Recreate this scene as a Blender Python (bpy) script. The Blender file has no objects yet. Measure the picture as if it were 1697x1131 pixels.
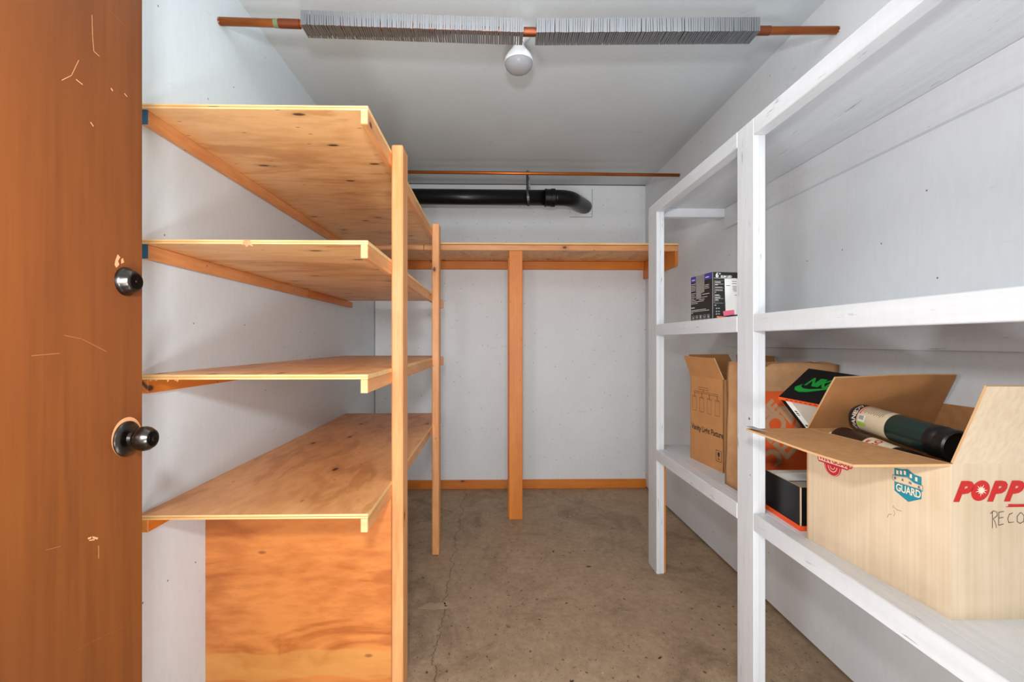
import bpy, bmesh, math, random
from mathutils import Vector, Matrix, noise
random.seed(7)
R = math.radians
S = bpy.context.scene
C = S.collection

# ------------------------------------------------------------------ camera, world, lights, exposure
CAMZ = 1.171
F = 780.0
cd = bpy.data.cameras.new('camera'); cam = bpy.data.objects.new('camera', cd); C.objects.link(cam)
cam.location = (0, 0, CAMZ)
cam.rotation_euler = (R(90), 0, -math.atan(16 / F))
cd.sensor_width = 36; cd.lens = F / 1697 * 36
cd.shift_x = 16.5 / 1697; cd.shift_y = 1.5 / 1697
cd.clip_start = 0.02; cd.clip_end = 50
S.camera = cam

w = bpy.data.worlds.new('world'); S.world = w; w.use_nodes = True
w.node_tree.nodes['Background'].inputs[0].default_value = (0.97, 0.98, 1.0, 1)
w.node_tree.nodes['Background'].inputs[1].default_value = 0.4

def area(name, loc, target, sx, sy, power, col=(1, 1, 1)):
    l = bpy.data.lights.new(name, 'AREA'); l.shape = 'RECTANGLE'; l.size = sx; l.size_y = sy
    l.energy = power; l.color = col
    o = bpy.data.objects.new(name, l); C.objects.link(o); o.location = loc
    o.rotation_euler = (Vector(target) - Vector(loc)).to_track_quat('-Z', 'Y').to_euler()
    return o
# the photographer's flash just over the camera, a second one to its lower left, and daylight from the open doorway behind
area('flash_light', (-0.05, -0.10, 1.46), (-0.3, 2.6, 2.0), 0.11, 0.09, 20, (0.98, 0.99, 1.0))
area('second_flash_light', (0.10, -0.15, 0.60), (-0.5, 2.6, 1.7), 0.14, 0.24, 12, (0.98, 0.99, 1.0))
area('left_flash_light', (-0.43, 0.25, 1.25), (0.4, 2.8, 1.3), 0.22, 0.30, 6, (0.98, 0.99, 1.0))
area('doorway_daylight', (-0.1, -2.8, 1.0), (0.15, 3.0, 1.5), 1.6, 2.0, 10, (0.98, 0.99, 1.0))
area('floor_fill_light', (0.20, 0.75, 0.05), (0.1, 2.8, 1.7), 0.9, 0.7, 10, (0.98, 0.99, 1.0))  # added fill lamp low in the aisle, brightens shelf undersides and ceiling
area('ceiling_fill_light', (0.15, 1.15, 2.38), (0.1, 3.2, 1.1), 1.5, 0.6, 10, (0.98, 0.99, 1.0))  # added unseen fill lamp under the ceiling, evens out side and back walls

vs = S.view_settings
vs.view_transform = 'Standard'; vs.look = 'None'; vs.gamma = 1.0; vs.use_curve_mapping = False
vs.exposure = 0.0

# ------------------------------------------------------------------ helpers: objects
def setp(o, label=None, cat=None, group=None, kind=None):
    if label: o['label'] = label
    if cat: o['category'] = cat
    if group: o['group'] = group
    if kind: o['kind'] = kind
    return o

def thing(name, label, cat, loc, group=None):
    o = bpy.data.objects.new(name, None); C.objects.link(o)
    o.location = loc; o.empty_display_size = 0.05
    return setp(o, label, cat, group)

def worldloc(o):
    v = Vector(o.location)
    while o.parent: o = o.parent; v += Vector(o.location)
    return v

def mk(name, verts, faces, mat, parent=None, smooth=False, origin=None, mis=None, weld=False):
    vs_ = [Vector(v) for v in verts]
    if origin is None:
        lo = Vector([min(v[i] for v in vs_) for i in range(3)]); hi = Vector([max(v[i] for v in vs_) for i in range(3)])
        origin = (lo + hi) / 2
    origin = Vector(origin)
    me = bpy.data.meshes.new(name)
    me.from_pydata([tuple(v - origin) for v in vs_], [], faces)
    mats = mat if isinstance(mat, (list, tuple)) else [mat]
    for m in mats: me.materials.append(m)
    if mis:
        for p, i in zip(me.polygons, mis): p.material_index = i
    if smooth:
        for p in me.polygons: p.use_smooth = True
    me.update()
    o = bpy.data.objects.new(name, me); C.objects.link(o)
    if parent is not None:
        o.parent = parent; o.location = origin - worldloc(parent)
    else: o.location = origin
    return o

def from_bm(name, bm, mat, parent=None, smooth=False, origin=None):
    bm.normal_update()
    vs_ = [v.co.copy() for v in bm.verts]
    bm.verts.index_update()
    fs = [[v.index for v in f.verts] for f in bm.faces]
    mis = [f.material_index for f in bm.faces]
    bm.free()
    return mk(name, vs_, fs, mat, parent, smooth, origin, mis)

def bbox_bm(bm, x0, x1, y0, y1, z0, z1, bev=0.0015, edge_axis=None):
    r = bmesh.ops.create_cube(bm, size=1.0)
    for v in r['verts']:
        v.co = Vector(((x0 + x1) / 2 + v.co.x * (x1 - x0), (y0 + y1) / 2 + v.co.y * (y1 - y0), (z0 + z1) / 2 + v.co.z * (z1 - z0)))
    if bev > 0:
        es = list({e for v in r['verts'] for e in v.link_edges})
        bmesh.ops.bevel(bm, geom=es, offset=bev, segments=1, affect='EDGES', clamp_overlap=True)

def box(name, parent, mat, x0, x1, y0, y1, z0, z1, bev=0.0015, edge=None, axis=2):
    bm = bmesh.new(); bbox_bm(bm, x0, x1, y0, y1, z0, z1, bev)
    bm.normal_update()
    if edge is not None:
        for f in bm.faces:
            if abs(f.normal[axis]) < 0.9: f.material_index = 1
        return from_bm(name, bm, [mat, edge], parent)
    return from_bm(name, bm, mat, parent)

def lathe(name, prof, p0, axis, mat, parent, seg=32, smooth=True, mats=None):
    """prof: list of (distance along axis, radius[, material index])"""
    p0 = Vector(p0); ax = Vector(axis).normalized()
    u = ax.orthogonal().normalized(); v = ax.cross(u)
    vs_, fs, mis = [], [], []
    for q in prof:
        for k in range(seg):
            a = 2 * math.pi * k / seg
            vs_.append(p0 + ax * q[0] + (u * math.cos(a) + v * math.sin(a)) * q[1])
    for i in range(len(prof) - 1):
        for k in range(seg):
            k2 = (k + 1) % seg
            fs.append([i * seg + k, (i + 1) * seg + k, (i + 1) * seg + k2, i * seg + k2][::-1]); mis.append(prof[i][2] if len(prof[i]) > 2 else 0)
    fs.append(list(range(seg))[::-1]); mis.append(prof[0][2] if len(prof[0]) > 2 else 0)
    fs.append([(len(prof) - 1) * seg + k for k in range(seg)]); mis.append(prof[-1][2] if len(prof[-1]) > 2 else 0)
    o = mk(name, vs_, fs, mats or mat, parent, False, None, mis)
    if smooth:
        me = o.data
        for p in me.polygons: p.use_smooth = len(p.vertices) == 4
        me.set_sharp_from_angle(angle=R(38))
    return o

def tube(name, pts, rad, mat, parent, seg=24, caps=True):
    pts = [Vector(p) for p in pts]; rads = rad if isinstance(rad, (list, tuple)) else [rad] * len(pts)
    vs_, fs = [], []
    t0 = (pts[1] - pts[0]).normalized(); u = t0.orthogonal().normalized()
    for i, p in enumerate(pts):
        t = (pts[min(i + 1, len(pts) - 1)] - pts[max(i - 1, 0)]).normalized()
        u = (u - t * u.dot(t)).normalized(); v = t.cross(u)
        for k in range(seg):
            a = 2 * math.pi * k / seg
            vs_.append(p + (u * math.cos(a) + v * math.sin(a)) * rads[i])
    for i in range(len(pts) - 1):
        for k in range(seg):
            k2 = (k + 1) % seg
            fs.append([i * seg + k, i * seg + k2, (i + 1) * seg + k2, (i + 1) * seg + k])
    if caps:
        fs.append(list(range(seg))[::-1]); fs.append([(len(pts) - 1) * seg + k for k in range(seg)])
    o = mk(name, vs_, fs, mat, parent, False)
    for p in o.data.polygons: p.use_smooth = len(p.vertices) == 4
    return o

def slab(name, quad, th, mat, parent, mis_inner=None, nx=1, ny=1, bend=0.0, nrm=None):
    """cardboard sheet: quad of 4 points p00,p10,p11,p01; thickness th along -normal. mat = [front, back, edge]"""
    p00, p10, p11, p01 = [Vector(p) for p in quad]
    n = ((p10 - p00).cross(p01 - p00)).normalized() if nrm is None else Vector(nrm)
    vs_, fs, mis = [], [], []
    for side in (0, 1):
        for j in range(ny + 1):
            for i in range(nx + 1):
                a, b = i / nx, j / ny
                p = (p00 * (1 - a) + p10 * a) * (1 - b) + (p01 * (1 - a) + p11 * a) * b
                p = p + n * (bend * math.sin(math.pi * a) * b + bend * 0.3 * math.sin(7 * a + 3 * b) * b)
                vs_.append(p - n * th * side)
    N = (nx + 1) * (ny + 1); W = nx + 1
    for j in range(ny):
        for i in range(nx):
            q = [j * W + i, j * W + i + 1, (j + 1) * W + i + 1, (j + 1) * W + i]
            fs.append(q); mis.append(0); fs.append([N + k for k in q[::-1]]); mis.append(1)
    rim = [j * W for j in range(ny + 1)][::-1]
    loop = [i for i in range(W)] + [j * W + nx for j in range(1, ny + 1)] + [ny * W + i for i in range(nx - 1, -1, -1)] + [j * W for j in range(ny - 1, 0, -1)]
    for k in range(len(loop)):
        a, b = loop[k], loop[(k + 1) % len(loop)]
        fs.append([b, a, N + a, N + b]); mis.append(2)
    return mk(name, vs_, fs, mat, parent, False, None, mis)

# flat print: 2D shapes placed on a plane (origin, u, v in metres) and lying a hair in front of it
def extrude_flat(v2, faces, mapf, name, mat, parent):
    return mk(name, [mapf(x, y) for x, y in v2], faces, mat, parent)

def text2d(body, size=1.0, bold=0.0, shear=0.0, spacing=1.0, align='LEFT'):
    cu = bpy.data.curves.new('t', 'FONT'); cu.body = body; cu.size = size; cu.offset = bold; cu.shear = shear
    cu.space_character = spacing; cu.align_x = align; cu.resolution_u = 3; cu.fill_mode = 'FRONT'
    o = bpy.data.objects.new('t', cu); C.objects.link(o)
    dg = bpy.context.evaluated_depsgraph_get(); dg.update()
    me = bpy.data.meshes.new_from_object(o.evaluated_get(dg))
    v = [(p.co.x, p.co.y) for p in me.vertices]; f = [list(p.vertices) for p in me.polygons]
    bpy.data.objects.remove(o); bpy.data.curves.remove(cu); bpy.data.meshes.remove(me)
    return v, f

def plane_map(o, u, v, lift=0.0006):
    o, u, v = Vector(o), Vector(u).normalized(), Vector(v).normalized(); n = u.cross(v).normalized()
    return lambda x, y: o + u * x + v * y + n * lift

def merge2d(parts):
    V, Fc = [], []
    for v, f in parts:
        b = len(V); V += list(v); Fc += [[i + b for i in q] for q in f]
    return V, Fc

def xf(vf, dx=0, dy=0, s=1, rot=0, sy=None, shy=0):
    v, f = vf; c, sn = math.cos(rot), math.sin(rot); sy = s if sy is None else sy
    return [((x * s) * c - (y * sy) * sn + dx, (x * s) * sn + (y * sy) * c + dy + shy * x) for x, y in v], f

def rect2d(x0, y0, x1, y1): return [(x0, y0), (x1, y0), (x1, y1), (x0, y1)], [[0, 1, 2, 3]]
def poly2d(pts): return list(pts), [list(range(len(pts)))]
def ring2d(cx, cy, r0, r1, n=28, a0=0.0, a1=2 * math.pi):
    v, f = [], []
    for k in range(n + 1):
        a = a0 + (a1 - a0) * k / n
        v += [(cx + r0 * math.cos(a), cy + r0 * math.sin(a)), (cx + r1 * math.cos(a), cy + r1 * math.sin(a))]
        if k: f.append([2 * k - 2, 2 * k - 1, 2 * k + 1, 2 * k])
    return v, f
def stroke2d(pts, wd):
    V, Fc = [], []
    for a, b in zip(pts[:-1], pts[1:]):
        a, b = Vector(a), Vector(b); d = (b - a)
        if d.length < 1e-7: continue
        d.normalize(); n = Vector((-d.y, d.x)) * wd / 2; a = a - d * wd * 0.3; b = b + d * wd * 0.3
        i = len(V); V += [tuple(a - n), tuple(b - n), tuple(b + n), tuple(a + n)]; Fc.append([i, i + 1, i + 2, i + 3])
    return V, Fc

# ------------------------------------------------------------------ materials
class N:
    def __init__(s, name, rough=0.6, metal=0.0, spec=0.5):
        s.m = bpy.data.materials.new(name); s.m.use_nodes = True; s.t = s.m.node_tree
        s.b = s.t.nodes['Principled BSDF']; s.b.inputs['Roughness'].default_value = rough; s.b.inputs['Metallic'].default_value = metal
        s.b.inputs['Specular IOR Level'].default_value = spec
    def n(s, ty, **kw):
        x = s.t.nodes.new(ty)
        for k, v in kw.items(): setattr(x, k, v)
        return x
    def l(s, a, b): s.t.links.new(a, b)
    def coord(s, scale=(1, 1, 1), rnd=True, kind='Object'):
        tc = s.n('ShaderNodeTexCoord'); mp = s.n('ShaderNodeMapping'); mp.inputs['Scale'].default_value = scale
        s.l(tc.outputs[kind], mp.inputs[0])
        if rnd:
            oi = s.n('ShaderNodeObjectInfo'); mu = s.n('ShaderNodeMath', operation='MULTIPLY'); mu.inputs[1].default_value = 37.0
            s.l(oi.outputs['Random'], mu.inputs[0]); s.l(mu.outputs[0], mp.inputs['Location'])
        return mp.outputs[0]
    def noise(s, co, scale, detail=4, rough=0.5, dist=0.0):
        x = s.n('ShaderNodeTexNoise'); x.inputs['Scale'].default_value = scale; x.inputs['Detail'].default_value = detail
        x.inputs['Roughness'].default_value = rough; x.inputs['Distortion'].default_value = dist; s.l(co, x.inputs['Vector']); return x.outputs['Fac']
    def ramp(s, fac, stops):
        x = s.n('ShaderNodeValToRGB'); e = x.color_ramp.elements
        while len(e) < len(stops): e.new(0.5)
        for i, (p, c) in enumerate(stops):
            e[i].position = p; e[i].color = (c, c, c, 1) if not isinstance(c, (tuple, list)) else (*c, 1)
        s.l(fac, x.inputs[0]); return x.outputs[0]
    def mix(s, fac, a, b, blend='MIX'):
        x = s.n('ShaderNodeMix', data_type='RGBA', blend_type=blend)
        for i, q in ((0, fac), (6, a), (7, b)):
            if hasattr(q, 'is_linked'): s.l(q, x.inputs[i])
            elif i == 0: x.inputs[0].default_value = q
            else: x.inputs[i].default_value = (*q, 1)
        return x.outputs[2]
    def math(s, op, a, b=0.0):
        x = s.n('ShaderNodeMath', operation=op)
        for i, q in ((0, a), (1, b)):
            if hasattr(q, 'is_linked'): s.l(q, x.inputs[i])
            else: x.inputs[i].default_value = q
        return x.outputs[0]
    def spots(s, co, scale, r0, r1, keep, dim='3D'):
        v = s.n('ShaderNodeTexVoronoi', voronoi_dimensions=dim); v.inputs['Scale'].default_value = scale; s.l(co, v.inputs['Vector'])
        d = s.ramp(v.outputs['Distance'], [(r0, 1.0), (r1, 0.0)])
        sep = s.n('ShaderNodeSeparateColor'); s.l(v.outputs['Color'], sep.inputs[0])
        g = s.math('LESS_THAN', sep.outputs[0], keep)
        return s.math('MULTIPLY', d, g)
    def face2d(s, axis, along=1.0, rnd=True):
        """(coordinate along the board, sum of the two others): stays put on any axis-aligned face"""
        sx = s.n('ShaderNodeSeparateXYZ'); s.l(s.coord(rnd=rnd), sx.inputs[0])
        o = [k for k in (0, 1, 2) if k != axis]
        cx = s.n('ShaderNodeCombineXYZ')
        s.l(s.math('MULTIPLY', sx.outputs[axis], along), cx.inputs[0]); s.l(s.math('ADD', sx.outputs[o[0]], sx.outputs[o[1]]), cx.inputs[1])
        return cx.outputs[0]
    def bump(s, h, st=0.2, dist=0.002):
        x = s.n('ShaderNodeBump'); x.inputs['Strength'].default_value = st; x.inputs['Distance'].default_value = dist
        s.l(h, x.inputs['Height']); s.l(x.outputs[0], s.b.inputs['Normal'])
    def col(s, c):
        if hasattr(c, 'is_linked'): s.l(c, s.b.inputs['Base Color'])
        else: s.b.inputs['Base Color'].default_value = (*c, 1)
        return s

def srgb(r, g, b):
    f = lambda c: (c / 255 / 12.92) if c / 255 <= 0.04045 else ((c / 255 + 0.055) / 1.055) ** 2.4
    return (f(r), f(g), f(b))

def flat(name, rgb, rough=0.6, metal=0.0, var=0.06):
    m = N(name, rough, metal); co = m.coord(); n = m.noise(co, 14, 3)
    c = srgb(*rgb)
    m.col(m.ramp(n, [(0.3, tuple(x * (1 - var) for x in c)), (0.7, tuple(min(1, x * (1 + var)) for x in c))]))
    return m.m

def paint(name, rgb, rough=0.55, wear=0.0, specks=0.35, wood_axis=None):
    m = N(name, rough); co = m.coord(rnd=wear > 0)
    c = srgb(*rgb)
    big = m.noise(co, 1.3, 5, 0.6); base = m.ramp(big, [(0.3, tuple(x * 0.93 for x in c)), (0.7, tuple(min(1, x * 1.04) for x in c))])
    fine = m.noise(m.coord((1, 1, 0.25)), 60, 3); base = m.mix(0.10, base, m.ramp(fine, [(0.3, tuple(x * 0.6 for x in c)), (0.7, c)]))
    if specks > 0:
        sp = m.spots(m.face2d(2, 1.0, False), 8.0, 0.016, 0.026, specks, '2D'); base = m.mix(sp, base, (0.12, 0.12, 0.125))
        sc = m.ramp(m.noise(m.coord((3, 3, 9)), 2.2, 6, 0.7, 0.4), [(0.64, 0.0), (0.74, 1.0)]); sc = m.math('MULTIPLY', sc, 0.16)
        base = m.mix(sc, base, (0.12, 0.12, 0.13))
    if wear > 0:
        sc = {0: (1.2, 14, 14), 1: (14, 1.2, 14), 2: (14, 14, 1.2)}[wood_axis]
        g = m.noise(m.coord(sc), 2.5, 6, 0.65); base = m.mix(m.ramp(g, [(0.3, 0.35), (0.6, 0.0)]), base, tuple(x * 0.72 for x in c))
        d = m.math('MULTIPLY', m.ramp(m.noise(m.coord(tuple(q * 0.7 for q in sc)), 7, 5, 0.7), [(0.65, 0.0), (0.70, 1.0)]), wear)
        base = m.mix(d, base, (0.05, 0.048, 0.045))
        sp = m.spots(m.coord(), 9, 0.03, 0.045, 0.25); base = m.mix(sp, base, (0.06, 0.055, 0.05))
        m.bump(g, 0.25, 0.001)
    else: m.bump(fine, 0.12, 0.001)
    m.col(base); return m.m

def wood(name, lo, hi, axis, knots=0.3, rough=0.5, kscale=5.0, ply=False, streak=None, gs=1.0, band=None):
    m = N(name, rough)
    lo, hi = srgb(*lo), srgb(*hi)
    lng, crs = (1.6, 15.0) if not ply else (1.5, 5.0)
    sc = [crs * gs] * 3; sc[axis] = lng * gs
    if ply: sc = [crs * gs] * 3; sc[axis] = lng * gs
    co = m.coord(tuple(sc))
    a = m.noise(co, 1.0, 5, 0.55, 0.8 if ply else 0.4)
    x = m.math('MULTIPLY', a, 22.0 if ply else 8.0); s_ = m.math('SINE', x); s_ = m.math('MULTIPLY', m.math('ADD', s_, 1.0), 0.5)
    if ply: s_ = m.math('SUBTRACT', 1.0, m.math('POWER', s_, 5.0))
    f = m.noise(m.coord(tuple(q * 6 for q in sc)), 1.0, 4, 0.6)
    g = m.math('ADD', m.math('MULTIPLY', s_, 0.16 if ply else 0.2), m.math('ADD', m.math('MULTIPLY', f, 0.44), m.math('MULTIPLY', m.noise(m.coord(), 3.0, 3), 0.4)))
    base = m.ramp(g, [(0.33, tuple(q * 0.86 for q in lo)), (0.46, lo), (0.64, hi)] if ply else [(0.3, lo), (0.7, hi)])
    if band:  # paler sapwood strip along the lower edge of the sheet, with a wavy border
        sz = m.n('ShaderNodeSeparateXYZ'); m.l(m.coord(rnd=False, kind='Generated'), sz.inputs[0])
        wv = m.math('MULTIPLY', m.noise(m.coord((2, 2, 2), False), 1.6, 3), 0.12)
        edge = m.ramp(m.math('ADD', sz.outputs[2], wv), [(band[0] + .04, 1.0), (band[0] + .05, 0.0)])
        low = m.ramp(m.math('ADD', sz.outputs[2], wv), [(0.155, 0.0), (0.165, 1.0)])
        base = m.mix(m.math('MULTIPLY', m.math('MULTIPLY', edge, low), 0.75), base, m.ramp(g, [(0.2, srgb(206, 132, 60)), (0.7, srgb(*band[1]))]))
    if streak:
        base = m.mix(m.ramp(m.noise(m.coord(tuple(q * 0.9 for q in sc)), 1.3, 6, 0.7), [(0.60, 0.0), (0.72, 0.6)]), base, srgb(*streak))
    if knots > 0:
        kc = m.face2d(axis, 0.42 if ply else 0.6)
        k = m.spots(kc, kscale, 0.030, 0.055, knots, '2D'); ring = m.spots(kc, kscale, 0.04, 0.15, knots, '2D')
        base = m.mix(m.math('MULTIPLY', ring, 0.35), base, tuple(q * 0.5 for q in lo))
        base = m.mix(m.math('MULTIPLY', k, 0.92), base, srgb(66, 24, 10))
        k2 = m.spots(kc, kscale * 2.3, 0.02, 0.05, knots * 0.5, '2D'); base = m.mix(m.math('MULTIPLY', k2, 0.6), base, srgb(96, 40, 16))
    m.col(base); m.bump(g, 0.12, 0.001); return m.m

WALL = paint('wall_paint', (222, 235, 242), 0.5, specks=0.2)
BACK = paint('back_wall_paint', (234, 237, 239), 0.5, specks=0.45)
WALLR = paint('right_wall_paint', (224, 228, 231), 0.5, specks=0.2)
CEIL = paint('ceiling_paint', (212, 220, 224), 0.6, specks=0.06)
WH = {a: paint('white_shelf_paint_' + 'xyz'[a], (223, 226, 229), 0.42, 0.6, 0.0, a) for a in (0, 1, 2)}
PLY_X = wood('plywood_grain_across', (222, 164, 104), (244, 194, 134), 0, 0.75, 0.45, 6.0, True)
PLY_Y = wood('plywood_grain_along', (212, 148, 90), (236, 176, 116), 1, 0.35, 0.42, 5.0, True)
PLY_P = wood('plywood_panel', (188, 106, 46), (222, 138, 70), 0, 0.12, 0.45, 3.0, True, (164, 88, 44), 0.95, band=(0.245, (222, 158, 84)))
EDGE = wood('plywood_edge', (226, 176, 110), (250, 214, 156), 0, 0.0, 0.6, 4.0, False, (190, 120, 66))
FIR = {a: wood('fir_' + 'xyz'[a], (204, 132, 74), (236, 174, 116), a, 0.3, 0.45, 5.5) for a in (0, 1, 2)}
FIRD = {a: wood('dark_fir_' + 'xyz'[a], (206, 114, 30), (230, 142, 50), a, 0.35, 0.45, 5.5) for a in (0, 1, 2)}
ENDG = wood('end_grain', (214, 160, 104), (244, 200, 146), 0, 0.0, 0.7)
COPPER = None

def make_floor():
    m = N('concrete_floor', 0.62, spec=0.35); co = m.coord(rnd=False)
    a = m.noise(co, 1.7, 8, 0.62, 0.3); b = m.noise(co, 7.0, 8, 0.7)
    c = m.mix(0.45, m.ramp(a, [(0.3, srgb(150, 124, 94)), (0.7, srgb(190, 164, 132))]), m.ramp(b, [(0.3, srgb(140, 116, 92)), (0.72, srgb(192, 168, 140))]))
    fine = m.noise(co, 38, 6, 0.75); c = m.mix(0.35, c, m.ramp(fine, [(0.3, srgb(112, 90, 70)), (0.7, srgb(196, 172, 144))]))
    st = m.ramp(m.noise(m.coord((1.3, 1, 1), False), 2.2, 7, 0.75, 0.9), [(0.50, 0.0), (0.68, 0.6)]); c = m.mix(st, c, srgb(104, 82, 62))
    sp = m.ramp(m.noise(m.coord((1, 1.4, 1), False), 9.0, 6, 0.7, 0.6), [(0.66, 0.0), (0.72, 0.7)]); c = m.mix(sp, c, srgb(78, 60, 46))
    for sc_, r0, r1, kp, cc in ((13, .05, .09, .22, (62, 46, 36)), (27, .05, .10, .25, (56, 42, 32)), (52, .06, .12, .22, (70, 52, 40)), (19, .03, .05, .10, (208, 188, 160))):
        nn = m.n('ShaderNodeTexNoise'); nn.inputs['Scale'].default_value = 30; m.l(co, nn.inputs['Vector'])
        va0 = m.n('ShaderNodeVectorMath', operation='MULTIPLY_ADD'); va0.inputs[1].default_value = (0.03, 0.03, 0); m.l(nn.outputs['Color'], va0.inputs[0]); m.l(m.coord((1.25, 1, 0), False), va0.inputs[2])
        q = m.spots(va0.outputs[0], sc_, r0, r1, kp, '2D'); c = m.mix(m.math('MULTIPLY', q, 0.75), c, srgb(*cc))
    # one hairline crack running away from the door along the shelving
    sx = m.n('ShaderNodeSeparateXYZ'); m.l(co, sx.inputs[0])
    wob = m.math('MULTIPLY', m.math('SUBTRACT', m.noise(m.coord((0, 1, 0), False), 5.0, 7, 0.7), 0.5), 0.16)
    dist = m.math('ABSOLUTE', m.math('SUBTRACT', m.math('ADD', sx.outputs[0], 0.0), m.math('SUBTRACT', wob, 0.36)))
    c = m.mix(m.ramp(dist, [(0.0, 0.7), (0.0035, 0.0)]), c, srgb(66, 50, 40))
    # straight saw-cut / old form line across the slab
    d2 = m.math('ABSOLUTE', m.math('SUBTRACT', sx.outputs[1], m.math('ADD', m.math('MULTIPLY', m.noise(m.coord((1, 0, 0), False), 3, 3), 0.02), 0.83)))
    c = m.mix(m.ramp(d2, [(0.0, 0.35), (0.004, 0.0)]), c, srgb(92, 72, 56))
    m.col(c); m.bump(b, 0.25, 0.003)
    m.l(m.ramp(a, [(0.3, 0.5), (0.7, 0.72)]), m.b.inputs['Roughness'])
    return m.m
FLOOR = make_floor()

def make_door_mat():
    m = N('brown_door_veneer', 0.42, spec=0.4)
    co = m.coord((7, 7, 0.5), False)
    a = m.noise(co, 1.4, 6, 0.6, 0.6); b = m.noise(m.coord((34, 34, 1.6), False), 2, 4, 0.6)
    g = m.math('ADD', m.math('MULTIPLY', a, 0.5), m.math('MULTIPLY', b, 0.3))
    c = m.ramp(g, [(0.25, srgb(98, 52, 20)), (0.4, srgb(118, 64, 25)), (0.6, srgb(134, 76, 30))])
    cl = m.noise(m.coord((1.6, 1.6, 1.1), False), 1.5, 4, 0.6); c = m.mix(m.ramp(cl, [(0.4, 0.0), (0.7, 0.45)]), c, srgb(112, 58, 28))
    sp = m.spots(m.coord((1, 1, 0.6), False), 19, 0.03, 0.045, 0.05); c = m.mix(sp, c, srgb(222, 170, 120))
    m.col(c); m.bump(b, 0.08, 0.001); return m.m
DOOR = make_door_mat()
SCRATCH = flat('bare_wood_scratch', (208, 150, 104), 0.7)
SCRATCHD = flat('faint_scratch', (150, 88, 50), 0.6)
BRONZE = N('dark_bronze', 0.28, 1.0).col(srgb(84, 80, 76)).m
BRONZED = N('darker_bronze', 0.4, 1.0).col(srgb(34, 32, 31)).m

def make_copper():
    m = N('copper', 0.34, 0.75); co = m.coord((1, 8, 8))
    n = m.noise(co, 3.0, 5, 0.6)
    m.col(m.ramp(n, [(0.3, srgb(150, 80, 34)), (0.55, srgb(188, 104, 44)), (0.8, srgb(206, 128, 66))]))
    m.l(m.ramp(n, [(0.3, 0.5), (0.7, 0.3)]), m.b.inputs['Roughness']); return m.m
COPPER = make_copper()
COPPERD = N('tarnished_copper', 0.45, 0.9).col(srgb(140, 78, 54)).m
VERDI = flat('verdigris', (112, 120, 86), 0.8)
ALU = N('aluminium_fin', 0.42, 0.85).col(srgb(146, 148, 152)).m
ABS = N('black_plastic_pipe', 0.3, spec=0.35).col(srgb(13, 13, 15)).m
STRAP = N('galvanised_strap', 0.45, 0.8).col(srgb(96, 98, 100)).m
PAINTF = flat('peeled_paint', (222, 224, 226), 0.7)
CAULK = flat('dark_gap', (52, 52, 54), 0.9)

# ------------------------------------------------------------------ the room
XL, XR, YB, ZC, YN = -0.937, 1.231, 3.765, 2.434, -0.45
box('floor', None, FLOOR, XL - 0.1, XR + 0.1, YN, YB + 0.1, -0.08, 0, 0)['kind'] = 'structure'
box('ceiling', None, CEIL, XL - 0.1, XR + 0.1, YN, YB + 0.1, ZC, ZC + 0.08, 0)['kind'] = 'structure'
box('wall_left', None, WALL, XL - 0.1, XL, YN, YB + 0.1, 0, ZC, 0)['kind'] = 'structure'
wr = box('wall_right', None, WALLR, XR, XR + 0.1, YN, YB + 0.1, 0.012, ZC, 0); wr['kind'] = 'structure'
wb = box('wall_back', None, BACK, XL, XR, YB, YB + 0.1, 0, ZC, 0); wb['kind'] = 'structure'
bb = box('baseboard_back', None, FIRD[0], XL, 0.108, YB - 0.019, YB, 0, 0.069, 0.002); bb['kind'] = 'structure'
bb = box('baseboard_back', None, FIRD[0], 0.112, XR, YB - 0.019, YB, 0, 0.070, 0.002); bb['kind'] = 'structure'
# square repair patch behind the drain pipe and the caulked joint below the ceiling
box('wall_patch', wb, BACK, 0.32, 0.80, YB - 0.0025, YB, 2.175, 2.40, 0.001)
box('joint', wb, CAULK, 0.62, 0.80, YB - 0.003, YB - 0.001, 2.1725, 2.1750, 0)
box('joint', wb, CAULK, 0.8, 0.802, YB - 0.003, YB - 0.001, 2.175, 2.40, 0)
box('ceiling_joint', wb, CAULK, XL, XR, YB - 0.003, YB, ZC - 0.005, ZC, 0)
box('corner_joint', wb, CAULK, XL, XL + 0.003, YB - 0.003, YB, 0, ZC, 0)
# light spall patch and dirt line on the concrete
SPALL = flat('pale_spall', (168, 144, 116), 0.8, var=0.15)
def blob(name, cx, cy, z, rx, ry, mat, parent, n=26, seed=0, th=0.0012):
    rr = random.Random(seed); ph = [rr.uniform(0, 6.28) for _ in range(4)]
    ring = []
    for k in range(n):
        a = 2 * math.pi * k / n
        q = 1 + 0.28 * math.sin(2 * a + ph[0]) + 0.18 * math.sin(5 * a + ph[1]) + 0.1 * math.sin(9 * a + ph[2])
        ring.append((cx + rx * q * math.cos(a), cy + ry * q * math.sin(a)))
    vs_ = [(x, y, z) for x, y in ring] + [(cx + (x - cx) * .96, cy + (y - cy) * .96, z + th) for x, y in ring]
    fs = [list(range(n, 2 * n))] + [[k, (k + 1) % n, n + (k + 1) % n, n + k] for k in range(n)]
    return mk(name, vs_, fs, mat, parent)
fl = bpy.data.objects['floor']
blob('spall_patch', -0.255, 2.09, 0, 0.048, 0.035, SPALL, fl, seed=3, th=0.0006)
blob('spall_patch', -0.185, 2.10, 0, 0.03, 0.025, SPALL, fl, seed=9, th=0.0006)
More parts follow.
